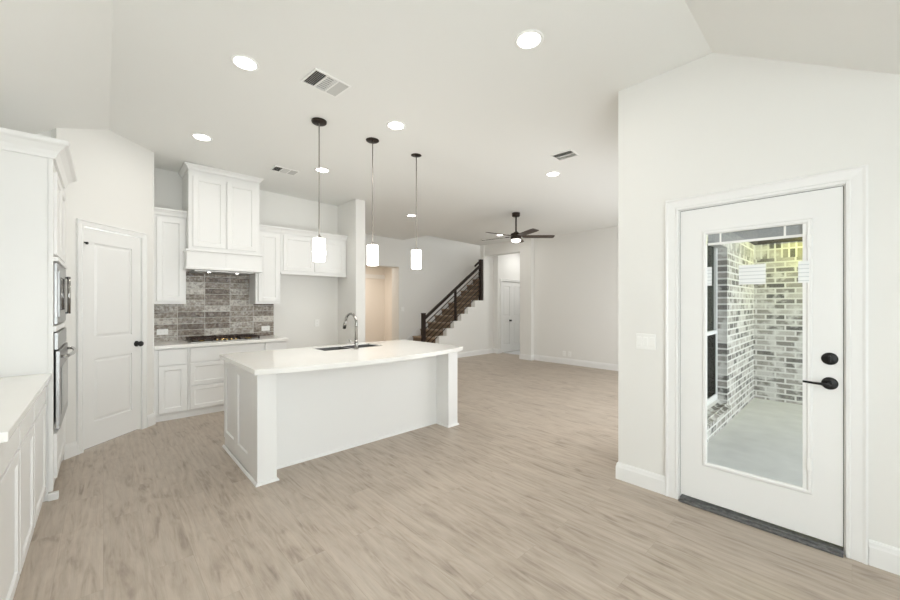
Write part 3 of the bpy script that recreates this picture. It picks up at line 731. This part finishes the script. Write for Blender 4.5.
ck = thing('gas_cooktop', (1.17, 5.64, 0.885), 'black gas cooktop with cast iron grates on the back worktop', 'cooktop')
MB().box(0.77, 1.56, 5.43, 5.86, 0.8855, 0.897).build('base', M['steel'], ck, 0.004)
for i, (x, y, r) in enumerate(((0.90, 5.54, 0.034), (0.90, 5.75, 0.042), (1.165, 5.68, 0.055), (1.43, 5.54, 0.042), (1.43, 5.75, 0.034))):
    b = MB().lathe([(0, 0), (r, 0), (r, 0.010), (r * 0.8, 0.013), (0, 0.013)], (x, y, 0.897), 24).build('burner', M['brass'], ck)
    MB().lathe([(0, 0), (r * 0.72, 0), (r * 0.68, 0.007), (0, 0.008)], (x, y, 0.910), 24).build('burner_cap', M['iron'], b)
for x0, x1 in ((0.782, 1.030), (1.036, 1.294), (1.300, 1.548)):
    mb = MB(); z0, z1 = 0.918, 0.936; ya, yb = 5.50 if x0 == 1.036 else 5.445, 5.845
    for y in (ya, yb - 0.014): mb.box(x0, x1, y, y + 0.014, z0, z1)
    for x in (x0, x1 - 0.014): mb.box(x, x + 0.014, ya, yb, z0, z1)
    for k in range(1, 4):
        xx = x0 + (x1 - x0) * k / 4; mb.box(xx - 0.005, xx + 0.005, ya, yb, z0 + 0.003, z1 + 0.004)
    for k in range(1, 4):
        yy = ya + (yb - ya) * k / 4; mb.box(x0, x1, yy - 0.005, yy + 0.005, z0 + 0.003, z1 + 0.004)
    for x in (x0, x1 - 0.016):
        for y in (ya, yb - 0.016): mb.box(x, x + 0.016, y, y + 0.016, 0.8975, z0)
    mb.build('grate', M['iron'], ck)
for i in range(5):
    MB().lathe([(0, 0), (0.017, 0), (0.015, 0.020), (0.0, 0.021)], (1.055 + i * 0.053, 5.465, 0.897), 18).build('knob', M['brass'], ck)

# ------------------------------------------------------------------ wall cabinets
CR = [(0, 0), (0.010, 0), (0.014, 0.012), (0.022, 0.030), (0.040, 0.052), (0.052, 0.060), (0.055, 0.066), (0.055, 0.078), (0, 0.078)]
def crown(T, path, z, s=1.0):
    mb = MB(T @ Matrix.Translation((0, 0, z))); mb.sweep(path, [(o * s, h * s) for o, h in CR]); return mb
def wall_unit(x0, x1, z0, z1, doors, label, w=0.32, end_l=False):
    o = FBACK @ Vector(((x0 + x1) / 2, w / 2, z0)); t = thing('wall_cabinet', o, label, 'cabinet', 'wall cabinets on the back wall')
    MB(FBACK).box(x0, x1, 0.012, w - 0.012, z0, z1).build('cabinet_body', M['cab'], t, 0.0015)
    for a, b in doors: MB(FBACK).shaker(a, b, z0 + 0.035, z1 - 0.035, w - 0.011, 0.02, 0.055).build('door', M['cab'], t, 0.002)
    return t
# path runs so that the room is on its right (w grows to the room)
t = wall_unit(0.425, 0.756, 1.36, 2.44, [(0.465, 0.742)], 'narrow white wall cabinet between pantry wall and range hood')
crown(FBACK, [(0.756, 0.32), (0.425, 0.32)], 2.43).build('crown_moulding', M['cab'], t)
t = wall_unit(1.556, 1.888, 1.36, 2.40, [(1.590, 1.872)], 'narrow white wall cabinet right of the range hood')
crown(FBACK, [(1.888, 0.32), (1.556, 0.32)], 2.39).build('crown_moulding', M['cab'], t)
t = wall_unit(1.890, 2.924, 1.815, 2.40, [(1.925, 2.382), (2.390, 2.890)], 'short white two-door cabinet above the empty fridge alcove')
crown(FBACK, [(2.924, 0.32), (1.890, 0.32)], 2.39).build('crown_moulding', M['cab'], t)
MB(FBACK).box(1.890, 2.924, 0.29, 0.335, 1.795, 1.815).build('light_rail', M['cab'], t, 0.002)

hd = thing('range_hood_cabinet', (1.155, 5.72, 1.78), 'tall white cabinet hood reaching the ceiling above the cooktop', 'range hood')
HW = 0.50
MB(FBACK).box(0.757, 1.555, 0.012, HW - 0.012, 2.02, 3.055).build('cabinet_body', M['cab'], hd, 0.0015)
for a, b in ((0.800, 1.148), (1.166, 1.512)): MB(FBACK).shaker(a, b, 2.065, 2.93, HW - 0.011, 0.02, 0.055).build('door', M['cab'], hd, 0.002)
crown(FBACK, [(1.555, 0.012), (1.555, HW), (0.757, HW), (0.757, 0.012)], 3.000, 0.80).build('crown_moulding', M['cab'], hd)
MB(FBACK).box(0.734, 1.576, 0.014, HW + 0.014, 1.815, 2.005).build('hood_band', M['cab'], hd, 0.002)
for z, h, e in ((2.005, 0.022, 0.022), (1.785, 0.030, 0.022)):
    MB(FBACK).box(0.734 - e * 0.5, 1.576 + e * 0.5, 0.014, HW + 0.014 + e, z, z + h).build('trim_strip', M['cab'], hd, 0.004)
MB(FBACK).box(1.150, 1.160, HW + 0.014, HW + 0.017, 1.83, 1.99).build('centre_seam', M['cab'], hd)
li = MB(FBACK).box(0.82, 1.49, 0.08, 0.47, 1.765, 1.784).build('hood_insert', M['steel'], hd, 0.003)
for x in (0.99, 1.31): MB(FBACK).lathe([(0, -0.004), (0.016, -0.004), (0.016, 0.0), (0, 0.0)], (x, 0.38, 1.765), 20).build('hood_lamp', M['lamp'], li)

# ------------------------------------------------------------------ left run: base cabinets, counter, oven tower
g2 = 'base cabinets along the left wall'
for a, b, lab in ((2.20, 2.685, 'white base cabinet nearest the camera under the left worktop end'), (2.688, 3.185, 'middle white base cabinet under the left wall worktop'), (3.188, 3.785, 'white base cabinet between its neighbour and the oven tower')):
    t = base_unit('base_cabinet', a, b, [('drawer', a + 0.012, b - 0.012, 0.695, 0.832), ('door', a + 0.012, b - 0.012, 0.075, 0.68)], lab, T=FLEFT, w=0.55, toe=0.0, kick=0.06, grp=g2)
    if a == 2.20: MB(FLEFT).box(2.186, 2.199, 0.004, 0.572, 0.0, 0.845).build('end_panel', M['cab'], t, 0.002)
o = MB(FLEFT).box(2.165, 3.784, 0.004, 0.597, 0.846, 0.885).build('worktop', M['quartz'], None, 0.005, 3)
tag(o, 'white quartz worktop on the left wall beside the oven tower', 'worktop')

tw = thing('oven_tower_cabinet', (-0.56, 4.24, 0), 'tall white oven tower cabinet with crown between left worktop and pantry door', 'cabinet')
TF = 0.600                                                   # face of the tower, x = -0.265
mb = MB(FLEFT).box(3.790, 3.812, 0.004, TF - 0.0205, 0, 2.40)
mb.build('side_panel', M['cab'], tw, 0.002)
MB(FLEFT).box(3.786, 3.836, TF - 0.020, TF + 0.003, 0.06, 2.40).build('face_frame_stile', M['cab'], tw, 0.0015)
MB(FLEFT).box(4.655, 4.675, 0.004, TF, 0, 2.40).build('side_panel', M['cab'], tw, 0.002)
for nm, w0, z0, z1 in (('back_panel', 0.004, 0.06, 2.40), ('upper_box', 0.301, 1.66, 2.40), ('drawer_box', 0.301, 0.06, 0.46), ('divider_shelf', 0.301, 1.165, 1.215)):
    MB(FLEFT).box(3.813, 4.654, w0, 0.30 if nm == 'back_panel' else TF - 0.001, z0, z1).build(nm, M['cab'], tw)
MB(FLEFT).box(3.790, 4.675, 0.30, TF - 0.05, 0, 0.06).build('toe_kick', M['cab'], tw)
for a, b in ((3.842, 4.228), (4.238, 4.63)): MB(FLEFT).shaker(a, b, 1.715, 2.30, TF, 0.02).build('door', M['cab'], tw, 0.002)
MB(FLEFT).shaker(3.84, 4.63, 0.13, 0.445, TF, 0.02).build('drawer', M['cab'], tw, 0.002)
MB(FLEFT).box(3.80, 4.665, TF, TF + 0.030, 1.665, 1.695).build('shelf_moulding', M['cab'], tw, 0.006)
MB(FLEFT).box(3.80, 4.665, TF, TF + 0.018, 1.170, 1.210).build('rail_moulding', M['cab'], tw, 0.004)
MB(FLEFT).box(3.774, 3.812, TF - 0.022, TF + 0.03, 0.0, 0.05).build('plinth_foot', M['cab'], tw, 0.003)
crown(FLEFT, [(4.675, 0.004), (4.675, TF), (3.790, TF), (3.790, 0.004)][::1], 2.375, 1.55).build('crown_moulding', M['cab'], tw)

ov = thing('wall_oven', (-0.40, 4.24, 0.465), 'built-in stainless steel wall oven with black edge below the microwave', 'oven')
MB(FLEFT).box(3.835, 4.635, 0.31, TF + 0.004, 0.465, 1.160).build('oven_body', M['ovenglass'], ov)
MB(FLEFT).box(3.835, 4.635, TF + 0.005, TF + 0.026, 1.040, 1.160).build('control_panel', M['steel'], ov, 0.003)
dr = MB(FLEFT).box(3.835, 4.635, TF + 0.012, TF + 0.034, 0.475, 1.030).build('oven_door', M['steel'], ov, 0.003)
MB(FLEFT).box(3.93, 4.54, TF + 0.0345, TF + 0.036, 0.56, 0.90).build('door_window', M['ovenglass'], dr)
hp = []
for i in range(13):
    u = i / 12; y = 3.875 + 0.72 * u; hp.append((y, TF + 0.062 + 0.030 * math.sin(math.pi * u), 0.985))
mb = MB(FLEFT).tube(hp, 0.012, 12).tube([(3.90, TF + 0.03, 0.985), (3.90, TF + 0.066, 0.985)], 0.010, 10).tube([(4.57, TF + 0.03, 0.985), (4.57, TF + 0.066, 0.985)], 0.010, 10)
mb.build('handle', M['chrome'], dr)
mw = thing('built_in_microwave', (-0.40, 4.24, 1.22), 'built-in stainless steel microwave above the wall oven', 'microwave')
MB(FLEFT).box(3.835, 4.635, 0.31, TF + 0.004, 1.222, 1.655).build('microwave_body', M['ovenglass'], mw)
mb = MB(FLEFT).box(3.835, 4.635, TF + 0.005, TF + 0.022, 1.222, 1.268).box(3.835, 4.635, TF + 0.005, TF + 0.022, 1.605, 1.655).box(3.835, 3.90, TF + 0.005, TF + 0.022, 1.268, 1.605).box(4.57, 4.635, TF + 0.005, TF + 0.022, 1.268, 1.605)
mb.build('trim_kit', M['steel'], mw, 0.002)
mb = MB(FLEFT).box(3.902, 4.568, TF + 0.012, TF + 0.030, 1.270, 1.603)
md = mb.build('microwave_door', M['steel'], mw, 0.003)
MB(FLEFT).box(3.95, 4.33, TF + 0.0305, TF + 0.032, 1.32, 1.56).build('door_window', M['ovenglass'], md)
mb = MB(FLEFT).tube([(4.44, TF + 0.050, 1.285), (4.44, TF + 0.050, 1.590)], 0.011, 12)
hb = mb.build('handle', M['chrome'], md)
for z in (1.290, 1.580): MB(FLEFT).box(4.43, 4.45, TF + 0.030, TF + 0.058, z - 0.006, z + 0.006).build('handle_bracket', M['black'], hb)

# ------------------------------------------------------------------ pendants over the island
def pendant(loc, label):
    x, y, z = loc
    t = thing('pendant_lamp', loc, label, 'pendant lamp', 'pendant lamps over the island')
    MB().lathe([(0, 0.003), (0.066, 0.003), (0.068, -0.004), (0.066, -0.018), (0.058, -0.024), (0, -0.025)], loc, 36).build('ceiling_canopy', M['bronze'], t)
    MB().tube([(x, y, z - 0.024), (x, y, 1.985)], 0.0055, 10).build('stem', M['rod'], t)
    MB().lathe([(0, 0.03), (0.012, 0.03), (0.022, 0.018), (0.024, 0.0), (0.0, 0.0)], (x, y, 1.965), 24).build('socket_cap', M['rod'], t)
    MB().lathe([(0.030, 0.0), (0.055, -0.001), (0.056, -0.004), (0.056, -0.205), (0.054, -0.208), (0.0, -0.208)], (x, y, 1.966), 36).build('shade', M['shade'], t)
    MB().lathe([(0.020, 0.0), (0.070, 0.0), (0.071, -0.003), (0.071, -0.216), (0.069, -0.216), (0.069, -0.004), (0.020, -0.003)], (x, y, 1.972), 36).build('glass_cylinder', M['shadeglass'], t)
    return t
p0 = pendant((1.462, 3.352, zc(1.462)), 'pendant lamp over the left end of the island, in front of the fridge cabinet')
def pendant_light(x, y):
    d = bpy.data.lights.new('pendant_bulb', 'POINT'); d.energy = 5; d.shadow_soft_size = 0.09; d.color = (1.0, 0.96, 0.90)
    o = bpy.data.objects.new('pendant_bulb', d); COL.objects.link(o); o.location = (x, y, 1.66)
for x, y, lab in ((2.026, 3.350, 'middle pendant lamp over the island, in line with the pillar'), (2.580, 3.335, 'pendant lamp over the right end of the island, beside the stair wall')):
    dup(p0, (x, y, zc(1.462) - 0.0), lab)
for x, y in ((1.462, 3.352), (2.026, 3.35), (2.58, 3.335)): pendant_light(x, y)

# ------------------------------------------------------------------ recessed lights
rec = [(1.984, 1.398, 'recessed ceiling light nearest the patio door wall'), (0.735, 2.923, 'recessed ceiling light left of the large ceiling vent'),
       (0.740, 4.530, 'recessed ceiling light before the pantry wall and hood'), (2.020, 2.922, 'recessed ceiling light between the middle and right pendant stems'),
       (2.016, 4.530, 'recessed ceiling light behind the stem of the left pendant'), (4.156, 2.567, 'recessed ceiling light beside the small vent near the wall corner'),
       (4.194, 5.568, 'recessed ceiling light behind the stem of the right pendant'), (6.722, 5.539, 'recessed ceiling light behind the left blade of the ceiling fan')]
x, y, lab = rec[0]
r0 = thing('recessed_light', (x, y, zc(x)), lab, 'ceiling light', 'recessed ceiling lights')
MB().lathe([(0.070, 0.004), (0.092, 0.004), (0.093, -0.003), (0.086, -0.007), (0.073, -0.004), (0.070, -0.002)], (x, y, zc(x)), 36).build('trim_ring', M['plastic'], r0)
MB().lathe([(0, 0.003), (0.072, 0.003), (0.072, -0.0035), (0.0, -0.0045)], (x, y, zc(x)), 36).build('lens', M['lamp'], r0)
for x, y, lab in rec[1:]: dup(r0, (x, y, zc(x)), lab)
for x, y, lab in rec:
    d = bpy.data.lights.new('downlight_beam', 'AREA'); d.shape = 'DISK'; d.size = 0.14; d.energy = 4; d.color = (1.0, 0.97, 0.92)
    o = bpy.data.objects.new('downlight_beam', d); COL.objects.link(o); o.location = (x, y, zc(x) - 0.012)

# ------------------------------------------------------------------ vents, smoke detector
def vent(name, c, a, b, rot, sections, label, split_v=False):
    """ceiling register a x b (metres) turned by rot, split into sections [(louvre count, along, material)]"""
    x, y = c; z = zc(x)
    t = thing(name, (x, y, z), label, 'vent')
    T = Matrix.Translation((x, y, z)) @ Matrix.Rotation(rot, 4, 'Z')
    mb = MB(T); f = 0.014
    mb.box(-a / 2, a / 2, -b / 2, -b / 2 + f, -0.008, 0.002).box(-a / 2, a / 2, b / 2 - f, b / 2, -0.008, 0.002)
    mb.box(-a / 2, -a / 2 + f, -b / 2 + f, b / 2 - f, -0.008, 0.002).box(a / 2 - f, a / 2, -b / 2 + f, b / 2 - f, -0.008, 0.002)
    n = len(sections); w = (a - 2 * f) / n
    for i in range(1, n): mb.box(-a / 2 + f + w * i - 0.006, -a / 2 + f + w * i + 0.006, -b / 2 + f, b / 2 - f, -0.008, 0.002)
    mb.build('vent_frame', M['plastic'], t, 0.001)
    for i, (kind, ang) in enumerate(sections):
        x0 = -a / 2 + f + w * i + 0.006; x1 = x0 + w - 0.012
        MB(T).box(x0, x1, -b / 2 + f, b / 2 - f, -0.0005, 0.001).build('duct_opening', M['duct'], t)
        if kind == 'x':
            m = 8; mb = MB(T)
            for k in range(m):
                yy = -b / 2 + f + (b - 2 * f) * (k + 0.5) / m
                mb.bm.faces.new([mb.v(p) for p in ((x0, yy - 0.008, -0.001), (x1, yy - 0.008, -0.001), (x1, yy - 0.008 + ang, -0.009), (x0, yy - 0.008 + ang, -0.009))])
        else:
            m = 6; mb = MB(T)
            for k in range(m):
                xx = x0 + (x1 - x0) * (k + 0.5) / m
                mb.bm.faces.new([mb.v(p) for p in ((xx - 0.006, -b / 2 + f, -0.001), (xx - 0.006, b / 2 - f, -0.001), (xx - 0.006 + ang, b / 2 - f, -0.009), (xx - 0.006 + ang, -b / 2 + f, -0.009))])
        mb.build('louvre_bank', M['louvre'], t)
    return t
vent('ceiling_vent', (1.255, 2.748), 0.30, 0.23, R(5), [('y', -0.010), ('x', 0.008), ('y', 0.016)], 'large three-section ceiling vent above the island left of the pendants')
vent('ceiling_vent', (1.685, 4.885), 0.30, 0.20, R(0), [('y', -0.010), ('x', 0.012), ('y', 0.016)], 'small ceiling vent beside the top of the range hood')
vent('ceiling_vent', (3.745, 2.160), 0.22, 0.24, R(4), [('y', -0.008), ('y', -0.008)], 'two-slot ceiling vent toward the great room above a recessed light')
o = MB().lathe([(0, 0.003), (0.065, 0.003), (0.065, -0.014), (0.055, -0.028), (0.03, -0.034), (0, -0.035)], (6.90, 6.20, zc(6.9)), 32).build('smoke_detector', M['plastic'])
tag(o, 'round white smoke detector on the ceiling near the stair opening', 'smoke detector')

# ------------------------------------------------------------------ ceiling fan
fcx, fcy = 5.38, 4.068; fz = zc(fcx)
fn = thing('ceiling_fan', (fcx, fcy, fz), 'dark bronze ceiling fan with walnut blades and a light in the great room', 'ceiling fan')
MB().lathe([(0, 0.002), (0.068, 0.002), (0.070, -0.006), (0.070, -0.055), (0.060, -0.066), (0, -0.066)], (fcx, fcy, fz), 36).build('ceiling_canopy', M['bronze'], fn)
MB().tube([(fcx, fcy, fz - 0.06), (fcx, fcy, 2.60)], 0.014, 14).build('downrod', M['bronze'], fn)
MB().lathe([(0, 0.125), (0.03, 0.125), (0.055, 0.10), (0.085, 0.095), (0.095, 0.085), (0.095, 0.0), (0.088, -0.012), (0.0, -0.012)], (fcx, fcy, 2.515), 36).build('motor_housing', M['bronze'], fn)
MB().lathe([(0, 0.0), (0.085, 0.0), (0.084, -0.018), (0.068, -0.040), (0.035, -0.052), (0, -0.055)], (fcx, fcy, 2.502), 32).build('light_lens', M['fanlight'], fn)
a0 = math.atan2(-0.680, 0.733)
for i in range(5):
    a = a0 + i * 2 * math.pi / 5
    T = Matrix.Translation((fcx, fcy, 2.555)) @ Matrix.Rotation(a, 4, 'Z') @ Matrix.Rotation(R(-11), 4, 'X')
    mb = MB(T); mb.prism([(0.12, -0.045), (0.20, -0.062), (0.60, -0.066), (0.665, -0.060), (0.68, -0.045), (0.68, 0.045), (0.665, 0.060), (0.60, 0.066), (0.20, 0.062), (0.12, 0.045)], -0.004, 0.004)
    b = mb.build('blade', M['blade'], fn, 0.0015)
    MB(T).box(0.07, 0.20, -0.022, 0.022, 0.0045, 0.011).build('blade_iron', M['bronze'], b)

# ------------------------------------------------------------------ switches and outlets
def plate(T, c, w, h, label, kind, grp=None, gangs=1, vertical=True):
    u, v = c; o = T @ Vector((u, 0, v))
    t = thing('light_switch' if kind == 'switch' else 'power_outlet', o, label, 'switch' if kind == 'switch' else 'outlet', grp)
    MB(T).box(u - w / 2, u + w / 2, 0.0005, 0.006, v - h / 2, v + h / 2).build('cover_plate', M['plastic'], t, 0.002)
    if kind == 'switch':
        for i in range(gangs):
            cu = u - w / 2 + w * (i + 0.5) / gangs
            MB(T).box(cu - 0.016, cu + 0.016, 0.006, 0.010, v - 0.033, v + 0.033).build('rocker', M['plastic'], t, 0.002)
    else:
        for s in (-1, 1):
            cu, cv = (u, v + s * 0.020) if vertical else (u + s * 0.020, v)
            f = MB(T).box(cu - 0.013, cu + 0.013, 0.006, 0.0085, cv - 0.013, cv + 0.013).build('socket', M['plastic'], t, 0.002)
            MB(T).box(cu - 0.005, cu - 0.003, 0.0085, 0.0090, cv - 0.005, cv + 0.005).box(cu + 0.003, cu + 0.005, 0.0085, 0.0090, cv - 0.005, cv + 0.005).build('slot', M['slot'], f)
    return t
plate(FRIGHT, (1.040, 1.085), 0.135, 0.115, 'three-gang white light switch beside the patio door', 'switch', gangs=3)
FT = frame((0, 5.9585, 0), (1, 0, 0), (0, -1, 0))
plate(FT, (0.55, 1.005), 0.115, 0.072, 'white outlet on the backsplash beside the pantry wall', 'outlet', 'outlets on the backsplash', vertical=False)
plate(FT, (1.775, 0.995), 0.115, 0.072, 'white outlet on the backsplash at the fridge alcove end', 'outlet', 'outlets on the backsplash', vertical=False)
plate(FBACK, (2.567, 1.045), 0.072, 0.115, 'white outlet on the rear wall of the fridge alcove', 'outlet')
FF = frame((7.62, 0, 0), (0, 1, 0), (-1, 0, 0))
plate(FF, (4.42, 0.235), 0.072, 0.115, 'white outlet low on the far wall, the one nearer the column', 'outlet', 'outlets on the far wall')
plate(FF, (4.28, 0.235), 0.072, 0.115, 'white outlet low on the far wall, the one nearer the patio wall', 'outlet', 'outlets on the far wall')
plate(frame((0, 7.75, 0), (1, 0, 0), (0, -1, 0)), (5.56, 1.22), 0.09, 0.115, 'white light switch on the wall between hallway opening and stairs', 'switch')

# ------------------------------------------------------------------ hallway lamp out of view; added fill lights for closet and stairwell
area('hallway_lamp', (5.0, 9.0, 2.48), (0, 0, 0), 0.3, 0.3, 26, (1.0, 0.90, 0.78))
area('stairwell_fill', (9.5, 7.3, 4.2), (0, R(90), 0), 1.0, 1.2, 26, (0.98, 0.99, 1.0))  # area light added to brighten the stairwell; no window is built here
area('closet_fill', (8.6, 5.9, 2.9), (0, 0, 0), 0.3, 0.3, 10, (1.0, 0.99, 0.97))  # added to brighten the closet doors; no fixture belongs to it
